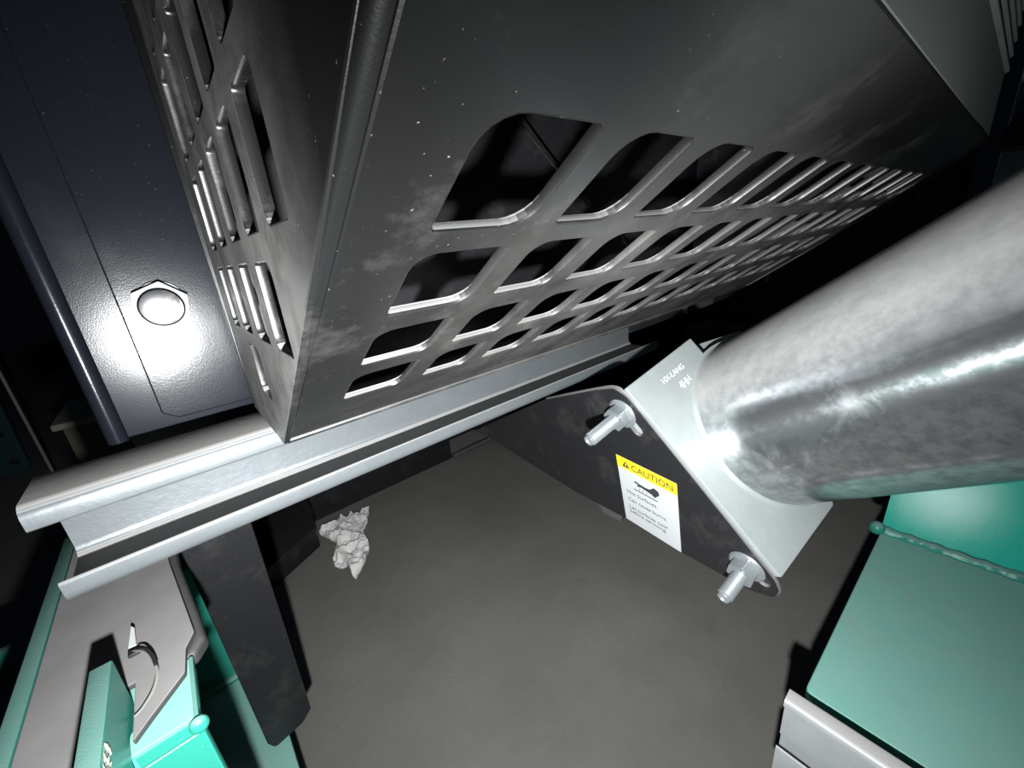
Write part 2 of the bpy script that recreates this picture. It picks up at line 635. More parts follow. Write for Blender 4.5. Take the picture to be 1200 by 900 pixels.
bm = bmesh.new()
nseg = 6
rr = 0.0032
rings = []
for k in range(nseg + 1):
    a = math.pi / 2 * k / nseg
    # arc from the side face round to the sloping face
    off = V((1, 0, 0)) * (rr - rr * math.cos(a)) + V((0, 0.54246, 0.84008)) * (rr - rr * math.sin(a))
    rings.append([bm.verts.new(V((SIDE_X, 0.2085, 0.54)) + off + CC * s) for s in (0.0, 0.07, 0.14, 0.2165)])
for a, b in zip(rings, rings[1:]):
    for i in range(3):
        bm.faces.new((a[i], a[i + 1], b[i + 1], b[i]))
obj('corner_fold', bm, 'guard', guard)


# side sheet: plane x = SIDE_X, faces -x
def sh(y, z):
    return y - 0.19 * (z - 0.544) * max(0.0, (y - 0.09) / 0.18)


rows_s = [(0.5645, 0.5880), (0.5942, 0.6210), (0.6290, 0.6570), (0.6640, 0.6920), (0.6990, 0.7270)]
cols_s = [(0.033, 0.055), (0.065, 0.088), (0.097, 0.1200), (0.1310, 0.1530), (0.1640, 0.1870), (0.2000, 0.2220), (0.2350, 0.2560)]
sholes = []
for ri, (z0, z1) in enumerate(rows_s):
    for ci, (y0, y1) in enumerate(cols_s):
        if z1 < 0.660:
            if y0 < yfront(z0) + 0.004:
                continue
        if ri == 0 and ci != 5:
            continue
        ring = leaf(y0, y1, z0, z1, 0.0042, 0.0012, mirror=False)
        sholes.append([(-sh(p[0], p[1]), p[1]) for p in ring])
so = [(0.278, 0.5405), (0.2085 - 0.004, 0.5405), (0.0266 + 0.004, 0.6574), (0.0266, 0.662), (0.0266, 0.80), (0.236, 0.80), (0.240, 0.72)]
so = [(-y, z) for y, z in so]
# local x = -Y, local y = Z -> local z = -X (outwards)
SF = Matrix((V((0, -1, 0)), V((0, 0, 1)), V((-1, 0, 0)))).transposed().to_4x4()
SF.translation = V((SIDE_X, 0, 0))
me = plate_mesh('side_sheet', so, sholes, SF, 0.0030, 0.0006)
obj('side_sheet', me, 'guard_side', guard)

# rear flange of the side sheet, a thin edge strip against the housing
obj('rear_flange', box_bm(SIDE_X, SIDE_X + 0.012, 0.2775, 0.2795, 0.5405, 0.80, 0.0004), 'guard', guard)
# upright upper sheet above the fold, with long louvres
obj('upper_sheet', box_bm(SIDE_X + 0.002, 0.478, 0.0264, 0.0292, 0.6576, 0.82, 0.0010), 'guard_dusty_lifted', guard)
obj('rear_baffle', box_bm(0.030, 0.552, 0.2880, 0.2900, 0.543, 0.82, 0.0005), 'plate', guard)
for k in range(14):
    z = 0.6960 + 0.0085 * k
    b_ = bmesh.new()
    prof_ = [(0, 0), (0.0020, 0.0012), (0.0020, 0.0026), (0, 0.0040)]
    vs0 = [b_.verts.new((0.10, 0.0266 - p[0], z + p[1])) for p in prof_]
    vs1 = [b_.verts.new((0.480, 0.0266 - p[0], z + p[1])) for p in prof_]
    for i in range(4):
        j = (i + 1) % 4
        b_.faces.new((vs0[i], vs0[j], vs1[j], vs1[i]))
    b_.faces.new(vs0)
    b_.faces.new(vs1)
    obj('louvre', b_, 'guard_dusty_lifted', guard)
# rounded right-hand end of the upper sheet
obj('end_roll', lathe_bm([(0.0, 0), (0.006, 0.001), (0.006, 0.16), (0, 0.161)], Matrix.Translation((0.480, 0.0328, 0.659)), 20), 'guard_dusty_lifted', guard)
# end sheet closing the guard on the right
es = [(-0.278, 0.5405), (-0.2045, 0.5405), (-0.066, 0.632), (-0.066, 0.80), (-0.278, 0.80)]
EF = SF.copy()
EF.translation = V((0.556, 0, 0))
obj('end_sheet', plate_mesh('end_sheet', es, [], EF, 0.003, 0.0005), 'guard', guard)
# bottom return flange under the sloping sheet
obj('bottom_flange', box_bm(0.026, 0.556, 0.2075, 0.2260, 0.5388, 0.5408, 0.0004), 'guard', guard)

# ================================================================== housing behind it
hs = empty('machine_housing', (0.25, 0.31, 0.537), 'glossy black sheet-metal housing panel standing behind the guard, left', 'machine panel')
bm = box_bm(-0.0365, 0.60, 0.300, 0.303, 0.5372, 0.90, 0.0006)
obj('back_sheet', bm, 'housing', hs)
# raised field with cut-off corner
HF = Matrix((V((1, 0, 0)), V((0, 0, 1)), V((0, -1, 0)))).transposed().to_4x4()
HF.translation = V((0, 0.2984, 0))
rf = round_poly([(-0.0120, 0.5412), (0.0262, 0.5412), (0.59, 0.5412), (0.59, 0.885), (-0.0186, 0.885), (-0.0186, 0.5462)], [0.002, 0, 0.004, 0.004, 0.004, 0.002], 3)
obj('raised_field', plate_mesh('raised_field', rf, [], HF, 0.0016, 0.0008, 3), 'housing', hs)
# rolled left edge
bm = bmesh.new()
pr = []
for k in range(13):
    a = math.pi * k / 12
    pr.append((-0.0402 - 0.0046 * math.cos(a), 0.3008 - 0.0052 * math.sin(a)))
pr = [(-0.0448, 0.306)] + pr + [(-0.0356, 0.306)]
bm = extrude_profile([(p[0], p[1]) for p in pr], Matrix(((1, 0, 0, 0), (0, 1, 0, 0), (0, 0, 1, 0.5360), (0, 0, 0, 1))), 0.36)
obj('rolled_edge', bm, 'housing', hs)

# flanged nut with a domed face on the panel (its axis is -Y)
NF = Matrix((V((1, 0, 0)), V((0, 0, 1)), V((0, -1, 0)))).transposed().to_4x4()
NF.translation = V((-0.0012, 0.2984, 0.6045))
wm = NF.copy()
wm.translation = V((-0.0002, 0.2984, 0.6072))
bm = extrude_profile(round_poly(hexagon(0.0135, 0.35), 0.0012, 3), NF @ Matrix.Translation((0, 0, 0.0016)), 0.0048)
cap = obj('flange_nut', bm, 'nut_zinc', hs)
cap['label'] = 'bright chrome flange nut'
obj('washer', lathe_bm([(0.0055, 0), (0.0108, 0), (0.0110, 0.0008), (0.0106, 0.0016), (0.0055, 0.0016)], wm, 32), 'nut_zinc', cap)
obj('domed_face', lathe_bm([(0.0098, 0.0062), (0.0100, 0.0075), (0.0092, 0.0084), (0.0060, 0.0090), (0.0, 0.0092)], NF, 32), 'chrome', cap)

# ================================================================== exhaust bracket, bolts and pipe
E1 = V((0.9681273, -0.07355666, 0.23941376))
AX = V((0.21080225, 0.75549514, -0.62031403))
E2 = V((0.13524771, -0.65101191, -0.74692138))
A0 = V((0.2318875, 0.16011271, 0.51383455))

br = empty('exhaust_pipe', tuple(A0 + E1 * 0.04 + E2 * 0.08), 'large brushed stainless exhaust pipe with bright zinc flange plate, right', 'pipe')
# local x = E1, local y = -E2, local z = -AX  (faces the lens)
PF = Matrix((E1, -E2, -AX)).transposed().to_4x4()
PF.translation = A0
if PF.to_3x3().determinant() < 0:
    raise SystemExit('frame')
pl_out = round_poly([(0, 0), (0.0825, 0), (0.0842, -0.161), (0.0015, -0.1588)], [0.0015, 0.001, 0.003, 0.002], 4)
obj('face_plate', plate_mesh('face_plate', pl_out, [], PF, 0.0045, 0.0007), 'zinc', br)
# hidden leg behind the black plate (normal -E1)
LF = Matrix((AX, E2, -E1)).transposed().to_4x4()
if LF.to_3x3().determinant() < 0:
    LF = Matrix((AX, -E2, -E1)).transposed().to_4x4()
    SGN = -1
else:
    SGN = 1
LF.translation = A0
LM = LF.copy()
LM.translation = A0 + E1 * 0.0035


def lf(pts):
    return [(a, SGN * e) for a, e in pts]


leg = round_poly(lf([(0.0045, 0.002), (0.034, 0.002), (0.034, 0.1575), (0.0045, 0.1575)]), 0.003, 3)
obj('bolted_leg', plate_mesh('bolted_leg', leg, [], LM, 0.004, 0.0005), 'zinc', br)
# second half of the flange, seen as a small corner past the gap
P2 = PF.copy()
P2.translation = A0 + AX * 0.012
h2 = round_poly([(0.0960, -0.0075), (0.150, -0.022), (0.150, -0.15), (0.0960, -0.15)], 0.001, 3)
obj('far_half_plate', plate_mesh('far_half_plate', h2, [], P2, 0.0045, 0.0007), 'zinc', br)
# stamped maker marks: rows of short strokes in the zinc
for (txt, size, px, py) in (('HX-LANG', 0.0062, 0.0300, -0.0150), ('4HH', 0.0088, 0.0410, -0.0265)):
    tm = PF @ Matrix.Translation((px, py, 0.00002))
    me = text_mesh('stamped_text', txt, size, tm, 0.00006, 1.0 if size < 0.008 else 0.8)
    obj('stamped_text', me, 'stamp', br)['label'] = 'stamped white characters'

# black plate
bp = empty('black_mounting_plate', tuple(A0 + AX * 0.12 + E2 * 0.05), 'flat black steel plate with rounded ends, bolted behind the zinc bracket', 'steel plate')
bpo = lf([(0.0300, -0.0125), (0.0105, -0.0050), (0.0056, 0.0050), (0.0047, 0.0200), (0.0047, 0.1560), (0.0080, 0.1680),
          (0.0170, 0.1745), (0.0340, 0.1700), (0.0769, 0.1382), (0.1186, 0.1000), (0.1733, 0.0613), (0.2996, -0.0525), (0.2850, -0.0680), (0.1028, -0.0345)])
bpo = round_poly(bpo, [0.02, 0.008, 0.008, 0.02, 0.030, 0.008, 0.010, 0.03, 0, 0, 0, 0.004, 0.004, 0], 5)


def slot(ca, ce, ln, wd):
    return round_poly(lf([(ca - wd / 2, ce - ln / 2), (ca + wd / 2, ce - ln / 2), (ca + wd / 2, ce + ln / 2), (ca - wd / 2, ce + ln / 2)]), wd * 0.49, 6)


BOLTS = [((0.0216, 0.0140), 0.0383), ((0.0188, 0.1485), 0.0317)]
slots = [slot(0.0206, 0.0215, 0.0275, 0.0090), slot(0.0150, 0.1520, 0.0270, 0.0095)]
obj('plate_body', plate_mesh('plate_body', bpo, slots, LF, 0.0032, 0.0006), 'plate', bp)
# lighter worn rim running round the cut edge
rim_in = lf([(0.1028, -0.0345), (0.0300, -0.0125), (0.0105, -0.0050), (0.0058, 0.0030), (0.0050, 0.0200), (0.0050, 0.0600), (0.0050, 0.1100), (0.0050, 0.1540), (0.0062, 0.1630), (0.0105, 0.1695), (0.0185, 0.1728), (0.0270, 0.1715)])
rp = [A0 + AX * a + E2 * (e * SGN) + E1 * 0.0014 for a, e in rim_in]
obj('worn_edge', tube_bm(smooth_path(rp, 5), 0.0013, 8), 'rim', bp)['label'] = 'worn grey cut edge'
# small tab under the plate
tabp = [A0 + AX * a + E2 * e + E1 * 0.012 for a, e in ((0.168, 0.052), (0.125, 0.088), (0.1550, 0.108), (0.1760, 0.0960))]
bm = bmesh.new()
lo = [bm.verts.new(p) for p in tabp]
hi = [bm.verts.new(p + E1 * 0.003) for p in tabp]
bm.faces.new(lo)
bm.faces.new(hi)
for i in range(4):
    j = (i + 1) % 4
    bm.faces.new((lo[i], lo[j], hi[j], hi[i]))
obj('gusset', bm, 'rim', bp)['label'] = 'small grey gusset tab below the plate edge'

# bolts with flange nuts
for k, ((ba, be), ln) in enumerate(BOLTS):
    base = A0 + AX * ba + E2 * be
    bf = LF.copy()
    bf.translation = base
    lab = ('upper threaded bolt with flange nut on the black plate above the caution sticker',
           'lower threaded bolt with flange nut at the rounded lower end of the black plate')[k]
    # thread: stacked ridges
    prf = [(0.0044, -0.006)]
    z = 0.006
    while z < ln - 0.0030:
        prf += [(0.0043, z), (0.0051, z + 0.0008), (0.0043, z + 0.0016)]
        z += 0.0017
    prf += [(0.0043, ln - 0.0012), (0.0038, ln), (0.0026, ln), (0.0020, ln - 0.0010), (0, ln - 0.0011)]
    be_ = obj('bolt', lathe_bm(prf, bf, 28), 'bolt', bp)
    be_['label'] = lab
    obj('washer', lathe_bm([(0.0044, -0.0002), (0.0122, 0.0), (0.0124, 0.0007), (0.0112, 0.0018), (0.0044, 0.0022)], bf, 32), 'bolt', be_)
    nb = extrude_profile(round_poly(hexagon(0.0096, 0.15 + 0.5 * k), 0.0008, 2), bf @ Matrix.Translation((0, 0, 0.0014)), 0.0088)
    obj('hex_nut', nb, 'bolt', be_)

# stainless pipe
PA = V((0.18904924, 0.77682208, -0.60067282)).normalized()
PC = A0 + E1 * 0.0895 + E2 * 0.0844
pz = -PA
px_ = pz.cross(V((0, 0, 1))).normalized()
py_ = pz.cross(px_)
PM = Matrix((px_, py_, pz)).transposed().to_4x4()
pp = br
R = 0.0659
# the tube's mesh is kept in its own axes so that the brushing follows it
bm = lathe_bm([(R - 0.002, 0.0), (R, 0.0), (R, 0.10), (R, 0.22), (R, 0.34), (R, 0.46), (R - 0.002, 0.46), (R - 0.002, 0.0)], Matrix.Identity(4), 128)
me = bpy.data.meshes.new('tube')
bm.to_mesh(me)
bm.free()
finish(me)
t_ = obj('tube', me, 'pipe')
t_.parent = pp
t_.matrix_world = PM
t_.matrix_world.translation = PC
mloc = PM.copy()
mloc.translation = PC
t_.matrix_parent_inverse = Matrix.Identity(4)
t_.matrix_basis = pp.matrix_world.inverted() @ mloc
# root fillet, in the plane of the plate
pr = []
for k in range(9):
    a = math.pi / 2 * k / 8
    pr.append((0.0690 - 0.0030 * math.sin(a), 0.0001 + 0.0030 * (1 - math.cos(a))))
wf = mloc.copy()
bm = lathe_bm([(0.064, 0.0001)] + pr + [(0.064, 0.0032)], Matrix.Identity(4), 96)
me = bpy.data.meshes.new('root_fillet')
bm.to_mesh(me)
bm.free()
# lie the ring on the plate plane
bx = E1
by = (-AX).cross(bx)
RM = Matrix((bx, by, -AX)).transposed().to_4x4()
RM.translation = PC
me.transform(RM)
finish(me)
obj('root_fillet', me, 'zinc', pp)

# ================================================================== caution sticker
tx = (-0.730 * AX + 0.683 * E2).normalized()
dn = (0.683 * AX + 0.730 * E2).normalized()
TL = A0 + AX * 0.0641 + E2 * 0.0399 - E1 * 0.00015
TF = Matrix((tx, -dn, tx.cross(-dn))).transposed().to_4x4()
TF.translation = TL
W_, H_ = 0.0560, 0.0800


def rect(x0, y0, x1, y1):
    return [(x0, -y1), (x1, -y1), (x1, -y0), (x0, -y0)]


st = obj('caution_sticker', plate_mesh('caution_sticker', round_poly(rect(0, 0, W_, H_), 0.0006, 2), [], TF, 0.00012), 'sticker_white', bp)
st['label'] = 'yellow and white caution sticker with hot surface symbol'
T2 = TF.copy()
nrm = V(TF.col[2][:3])
T2.translation = TL + nrm * 0.00012
obj('yellow_band', plate_mesh('yellow_band', rect(0, 0, W_, 0.0125), [], T2, 0.0001), 'sticker_yellow', st)
T3 = TF.copy()
T3.translation = TL + nrm * 0.00030
obj('caution_text', text_mesh('caution_text', 'CAUTION', 0.0092, T3 @ Matrix.Translation((0.0145, -0.0098, 0)), 0.00004, 0.93), 'ink', st)
# warning triangle with a cut for the exclamation mark
tri = [(0.0055, -0.0098), (0.0128, -0.0098), (0.00915, -0.0032)]
ex = [(0.0086, -0.0085), (0.0097, -0.0085), (0.0099, -0.0056), (0.0084, -0.0056)]
obj('warning_triangle', plate_mesh('warning_triangle', tri, [ex], T3, 0.00008), 'ink', st)
# hot-surface pictogram: hand above a hot line
hand = [(0.0150, -0.0235), (0.0172, -0.0212), (0.0215, -0.0222), (0.0262, -0.0228), (0.0308, -0.0222), (0.0352, -0.0178), (0.0392, -0.0195),
        (0.0398, -0.0232), (0.0352, -0.0288), (0.0322, -0.0268), (0.0290, -0.0262), (0.0258, -0.0258), (0.0222, -0.0252), (0.0190, -0.0262), (0.0178, -0.0252),
        (0.0205, -0.0240), (0.0178, -0.0232)]
obj('hand_symbol', plate_mesh('hand_symbol', hand, [], T3, 0.00008), 'ink', st)
obj('hot_surface_line', plate_mesh('hot_surface_line', rect(0.0145, 0.0312, 0.0375, 0.0321), [], T3, 0.00008), 'ink', st)
for i in range(3):
    x = 0.020 + 0.0035 * i
    obj('heat_wave', plate_mesh('heat_wave', [(x, -0.0300), (x + 0.0005, -0.0300), (x + 0.0011, -0.0288), (x + 0.0005, -0.0276), (x, -0.0276), (x + 0.0005, -0.0288)], [], T3, 0.00008), 'ink_grey', st)
for (txt, yy, s_) in (('Hot Surfaces.', 0.0405, 0.0056), ('Can cause burns.', 0.0500, 0.0056), ('Let surfaces cool', 0.0600, 0.0056), ('before servicing.', 0.0655, 0.0056)):
    obj('body_text', text_mesh('body_text', txt, s_, T3 @ Matrix.Translation((0.0065, -yy, 0)), 0.00003, 1.0), 'ink_grey', st)

# ================================================================== right-hand skid rail
sk = empty('skid_rail', (0.42, -0.10, 0.0), 'teal painted steel skid rail with dusty flat flange, right of the pipe', 'skid rail')
fo = round_poly([(0.2815, -0.30), (0.536, -0.30), (0.530, 0.0340), (0.2830, 0.0375)], [0.003, 0.003, 0.002, 0.006], 5)
FM = Matrix.Translation((0, 0, 0.280))
obj('flange', plate_mesh('flange', fo, [], FM, 0.010, 0.0012), 'teal_dusty', sk)
bm = bmesh.new()
sec = [(0.5300, 0.2800), (0.5890, 0.4100), (0.6010, 0.4100), (0.6060, 0.2700), (0.5300, 0.2700)]
v0 = [bm.verts.new((x, 0.0345, z)) for x, z in sec]
v1 = [bm.verts.new((x, -0.30, z)) for x, z in sec]
for i in range(5):
    j = (i + 1) % 5
    bm.faces.new((v0[i], v0[j], v1[j], v1[i]))
bm.faces.new(v0)
bm.faces.new(v1)
obj('sloped_web', bm, 'teal_gloss', sk)
obj('lower_web', box_bm(0.40, 0.412, -0.30, 0.030, 0.012, 0.270, 0.001), 'teal', sk)
obj('foot_flange', box_bm(0.33, 0.50, -0.30, 0.030, 0.0, 0.012, 0.001), 'teal', sk)
# weld bead along the joint, slightly lumpy
pts, rad = [], []
for i in range(90):
    y = 0.033 - 0.33 * i / 89
    pts.append((0.5285 + 0.0004 * math.sin(i * 1.7), y, 0.2815 + 0.0003 * math.sin(i * 2.3)))
    rad.append(0.0052 + 0.0007 * math.sin(i * 1.3) + 0.0003 * random.random())
obj('weld_bead', tube_bm(pts, rad, 10), 'weld', sk)
b_ = bmesh.new()
bmesh.ops.create_uvsphere(b_, u_segments=16, v_segments=10, radius=0.0075, matrix=Matrix.Translation((0.527, 0.0375, 0.2835)))
obj('weld_end', b_, 'weld', sk)

# galvanised channel beside it (two ridges seen), along Y
c2 = empty('strut_channel', (0.255, -0.10, 0.215), 'galvanised channel lying against the teal skid rail, bottom right corner', 'steel channel', 'galvanised channels')
pr2 = round_poly([(0, 0.0835), (0, 0.0900), (0.0120, 0.0900), (0.0120, 0.0), (0.0, 0.0), (0.0, 0.040), (0.0018, 0.040), (0.0018, 0.002),
                  (0.0095, 0.002), (0.0095, 0.046), (0.0048, 0.049), (0.0048, 0.0790), (0.0022, 0.0820)],
                 [0.0012, 0.0028, 0.002, 0.002, 0.002, 0.0008, 0.0008, 0, 0, 0.001, 0.001, 0.0015, 0.001], 4)
CF = Matrix((V((1, 0, 0)), V((0, 0, 1)), V((0, -1, 0)))).transposed().to_4x4()
CF.translation = V((0.2490, 0.0425, 0.2110))
obj('channel_body', extrude_profile(pr2, CF, 0.34, segs=2), 'galv_light', c2)
obj('stand_off_foot', box_bm(0.252, 0.282, -0.25, -0.21, 0.0, 0.208, 0.001), 'teal', c2)

# ================================================================== left-hand skid end
sl = empty('skid_end', (-0.07, 0.30, 0.0), 'teal painted skid end with flat top plate, lower left', 'skid')
obj('top_plate', plate_mesh('top_plate', round_poly([(-0.1045, 0.1880), (-0.0392, 0.1880), (-0.0392, 0.2245), (-0.0570, 0.2300), (-0.0570, 0.4150), (-0.1045, 0.4150)], [0.001, 0.001, 0.002, 0.002, 0.002, 0.006], 4),
    [], Matrix.Translation((0, 0, 0.4418)), 0.008, 0.0006), 'teal_dusty', sl)
obj('outer_plate', plate_mesh('outer_plate', [(-0.1045, 0.06), (-0.0690, 0.06), (-0.0690, 0.1880), (-0.1045, 0.1880)], [], Matrix.Translation((0, 0, 0.4418)), 0.008, 0.0004), 'teal_dusty', sl)
obj('edge_bar', box_bm(-0.1048, -0.0975, 0.06, 0.4150, 0.4300, 0.4448, 0.0012), 'teal', sl)
obj('near_web', box_bm(-0.0600, -0.0388, 0.1870, 0.1930, 0.012, 0.4410, 0.0008), 'teal', sl)
obj('rear_web', box_bm(-0.100, -0.092, 0.20, 0.41, 0.012, 0.434, 0.001), 'teal', sl)
obj('foot', box_bm(-0.110, -0.036, 0.17, 0.42, 0.0, 0.012, 0.001), 'teal', sl)
# weld seams
pts = [(-0.0600 + 0.0210 * i / 30, 0.1862, 0.4345) for i in range(31)]
obj('weld_bead', tube_bm(pts, 0.0006, 8), 'weld', sl)
b_ = bmesh.new()
bmesh.ops.create_uvsphere(b_, u_segments=18, v_segments=12, radius=0.0036, matrix=Matrix.Translation((-0.0393, 0.1858, 0.4392)) @ Matrix.Diagonal((1.0, 0.8, 1.1, 1)))
obj('weld_end', b_, 'weld', sl)
pts = [(-0.0395, 0.1885 + 0.036 * i / 24, 0.4414) for i in range(25)]
obj('edge_seam', tube_bm(pts, 0.0010, 8), 'weld', sl)

# dusty rubber pad on the plate
pd = empty('rubber_pad', (-0.07, 0.3, 0.4418), 'dusty grey rubber pad lying on the teal skid end under the channel', 'pad')
po = [(-0.0970, 0.06), (-0.0690, 0.06), (-0.0690, 0.2245), (-0.0596, 0.2245), (-0.0596, 0.1915), (-0.0540, 0.1985), (-0.0412, 0.2135), (-0.0402, 0.2290),
      (-0.0362, 0.2380), (-0.0450, 0.3180), (-0.0480, 0.4000), (-0.0970, 0.4000)]
obj('pad_sheet', plate_mesh('pad_sheet', round_poly(po, [0.001, 0.0005, 0.0003, 0.0003, 0.0005, 0.002, 0.002, 0.002, 0.004, 0.003, 0.002, 0.002], 4), [],
                            Matrix.Translation((0, 0, 0.4450)), 0.0030, 0.0006), 'pad', pd)
# black turned-down rim along its right edge
rimo = [(-0.0420, 0.2260), (-0.0375, 0.2270), (-0.0325, 0.2350), (-0.0345, 0.2600), (-0.0410, 0.3180), (-0.0440, 0.4000), (-0.0560, 0.4000), (-0.0550, 0.3180), (-0.0480, 0.2400)]
obj('turned_rim', plate_mesh('turned_rim', round_poly(rimo, [0.001, 0.004, 0.006, 0.01, 0.01, 0.001, 0.001, 0.01, 0.003], 5), [], Matrix.Translation((0, 0, 0.4418)), 0.0085, 0.0030, 4), 'black_rubber', pd)['label'] = 'black turned-down rim'

# lifting lug
lg = empty('lifting_lug', (-0.064, 0.14, 0.38), 'upright teal lifting lug with a round hole and chipped paint, bottom left', 'lug')
# local x = -Y, local y = Z, local z = ... outward +X face
GF = Matrix((V((0, 1, 0)), V((0, 0, 1)), V((1, 0, 0)))).transposed().to_4x4()
GF.translation = V((-0.0605, 0, 0))
lo_ = round_poly([(0.07, 0.4665), (0.07, 0.40), (0.2090, 0.395), (0.2190, 0.4665)], [0.001, 0.001, 0.002, 0.001], 3)
hole = [(0.1935 + 0.0095 * math.cos(2 * math.pi * k / 28), 0.4345 + 0.0095 * math.sin(2 * math.pi * k / 28)) for k in range(28)]
obj('lug_plate', plate_mesh('lug_plate', lo_, [hole], GF, 0.0072, 0.0005), 'teal', lg)
for k in range(5):
    yy = 0.176 - 0.0045 * k
    pts = [(-0.0603, yy + 0.0016 * math.sin(3 * j + k), 0.4655 - 0.0012 * j - 0.0005 * k) for j in range(6)]
    obj('paint_chip', tube_bm(pts, [0.0002, 0.0005, 0.0006, 0.0004, 0.0005, 0.0002], 6), 'chip', lg)['label'] = 'pale chipped paint streak'

# cable tie
ct = empty('cable_tie', (-0.056, 0.235, 0.445), 'cut cable tie looped on the dusty pad beside the teal lug', 'cable tie')
path = [(-0.0605, 0.2440, 0.4475), (-0.0570, 0.2400, 0.4485), (-0.0530, 0.2320, 0.4490), (-0.0505, 0.2200, 0.4485), (-0.0520, 0.2110, 0.4475), (-0.0560, 0.2050, 0.4465), (-0.0590, 0.2030, 0.4462)]
obj('strap', tube_bm(smooth_path(path, 6), 0.0006, 8, flat=0.5), 'tie', ct)
obj('dark_strap', tube_bm(smooth_path([(-0.0570, 0.2400, 0.4497), (-0.0545, 0.2370, 0.4500), (-0.0520, 0.2300, 0.4498), (-0.0506, 0.2225, 0.4494)], 6), 0.0007, 8, flat=0.5), 'black_nylon', ct)
obj('tie_head', box_bm(-0.0620, -0.0575, 0.2410, 0.2440, 0.4460, 0.4480, 0.0005), 'black_nylon', ct)
b_ = bmesh.new()
tagp = [(-0.0622, 0.2490, 0.4462), (-0.0592, 0.2485, 0.4462), (-0.0596, 0.2600, 0.4480), (-0.0610, 0.2625, 0.4482)]
a_ = [b_.verts.new(p) for p in tagp]
c_ = [b_.verts.new((p[0], p[1], p[2] + 0.0007)) for p in tagp]
b_.faces.new(a_)
b_.faces.new(c_)
for i in range(4):
    j = (i + 1) % 4
    b_.faces.new((a_[i], a_[j], c_[j], c_[i]))
obj('cut_tail', b_, 'sticker_white', ct)['label'] = 'white cut tail'

# ================================================================== hanging black plate and the low cross beam
hp = empty('hanging_plate', (-0.022, 0.357, 0.48), 'black steel strip hanging down below the channel, rounded lower corners', 'steel plate')
ho = round_poly([(-0.0425, 0.1965), (-0.0030, 0.1985), (0.0032, 0.50), (-0.0425, 0.50)], [0.006, 0.010, 0.001, 0.001], 6)
ho = round_poly([(-0.0425, 0.2060), (-0.0385, 0.1960), (-0.0130, 0.2015), (-0.0032, 0.2110), (0.0032, 0.42), (0.0045, 0.5350), (-0.0425, 0.5350)], [0.004, 0.004, 0.004, 0.004, 0, 0.001, 0.001], 4)
HP = HF.copy()
HP.translation = V((0, 0.3570, 0))
obj('strip', plate_mesh('strip', ho, [], HP, 0.0035, 0.0008), 'plate', hp)
hh = box_bm(-0.0425, 0.0045, 0.3575, 0.3640, 0.5310, 0.5370, 0.0005)
obj('top_flange', hh, 'plate', hp)

bmh = empty('cross_beam', (-0.12, 0.50, 0.0), 'low teal cross beam behind the black hanging strip, with welded bottom flange', 'beam')
obj('web', box_bm(-0.20, -0.0270, 0.4940, 0.5040, 0.162, 0.330, 0.001), 'teal', bmh)
obj('bottom_flange', plate_mesh('bottom_flange', [(-0.20, 0.27), (-0.0275, 0.27), (-0.0280, 0.4940), (-0.20, 0.4940)], [], Matrix.Translation((0, 0, 0.170)), 0.010, 0.001), 'teal_dusty', bmh)
obj('weld_bead', tube_bm([(-0.20 + 0.168 * i / 40, 0.4925, 0.1725 + 0.0004 * math.sin(i * 1.7)) for i in range(41)], 0.0045, 8), 'weld', bmh)
obj('foot_block', box_bm(-0.18, -0.06, 0.36, 0.49, 0.0, 0.1605, 0.001), 'teal', bmh)

# ================================================================== dark things on and above the floor behind
rl = empty('frame_rail', (0.4, 1.2, 0.0), 'black steel frame rail on the floor behind the channel', 'frame rail')
obj('rail_body', box_bm(0.135, 0.545, 1.012, 1.20, 0.0, 0.14, 0.003), 'dark', rl)
obj('rail_extension', box_bm(0.545, 2.2, 1.115, 1.20, 0.0, 0.14, 0.003), 'dark', rl)
bb = empty('dark_floor_shape', (0.0, 1.05, 0.0), 'low black shape on the floor beside the crumpled tissue', 'block')
bo = [(0.115, 0.905), (0.1340, 1.010), (0.1340, 1.30), (-0.02, 1.30), (-0.02, 0.83)]
obj('dark_shape_body', plate_mesh('dark_shape_body', round_poly(bo, [0.004, 0.002, 0.002, 0.002, 0.004], 3), [], Matrix.Translation((0, 0, 0.05)), 0.05, 0.002), 'dark', bb)  # low black shape filling the dark corner of the floor
gf = empty('galvanised_foot', (0.62, 1.06, 0.0), 'short galvanised channel foot on the floor just behind the main channel', 'channel foot')
obj('foot_body', box_bm(0.549, 0.700, 1.030, 1.110, 0.0, 0.010, 0.001), 'galv', gf)
obj('foot_lip', box_bm(0.549, 0.700, 1.003, 1.018, 0.0, 0.008, 0.001), 'galv', gf)
obj('foot_joint', box_bm(0.549, 0.700, 1.018, 1.030, 0.0, 0.003), 'dark', gf)

en = empty('engine_backdrop', (1.4, 1.2, 0.0), 'black engine backdrop added to keep the gap between guard and pipe dark', 'engine')
obj('backdrop_slab', box_bm(0.95, 2.6, 0.95, 1.11, 0.14, 1.6, 0.02), 'dark', en)  # black backdrop, added so the gap behind stays dark
obj('backdrop_side', box_bm(1.6, 2.6, 0.10, 0.94, 0.25, 1.6, 0.02), 'dark', en)
ur = empty('under_rail', (0.75, 0.34, 0.48), 'dark steel rail running under the guard past the end of the channel', 'rail')
obj('rail_bar', box_bm(0.412, 1.05, 0.292, 0.330, 0.497, 0.533, 0.002), 'dark', ur)
obj('mounting_tab', box_bm(0.560, 0.640, 0.283, 0.291, 0.500, 0.520, 0.001), 'rim', ur)
obj('mounting_tab', box_bm(0.860, 0.960, 0.283, 0.291, 0.505, 0.530, 0.001), 'rim', ur)

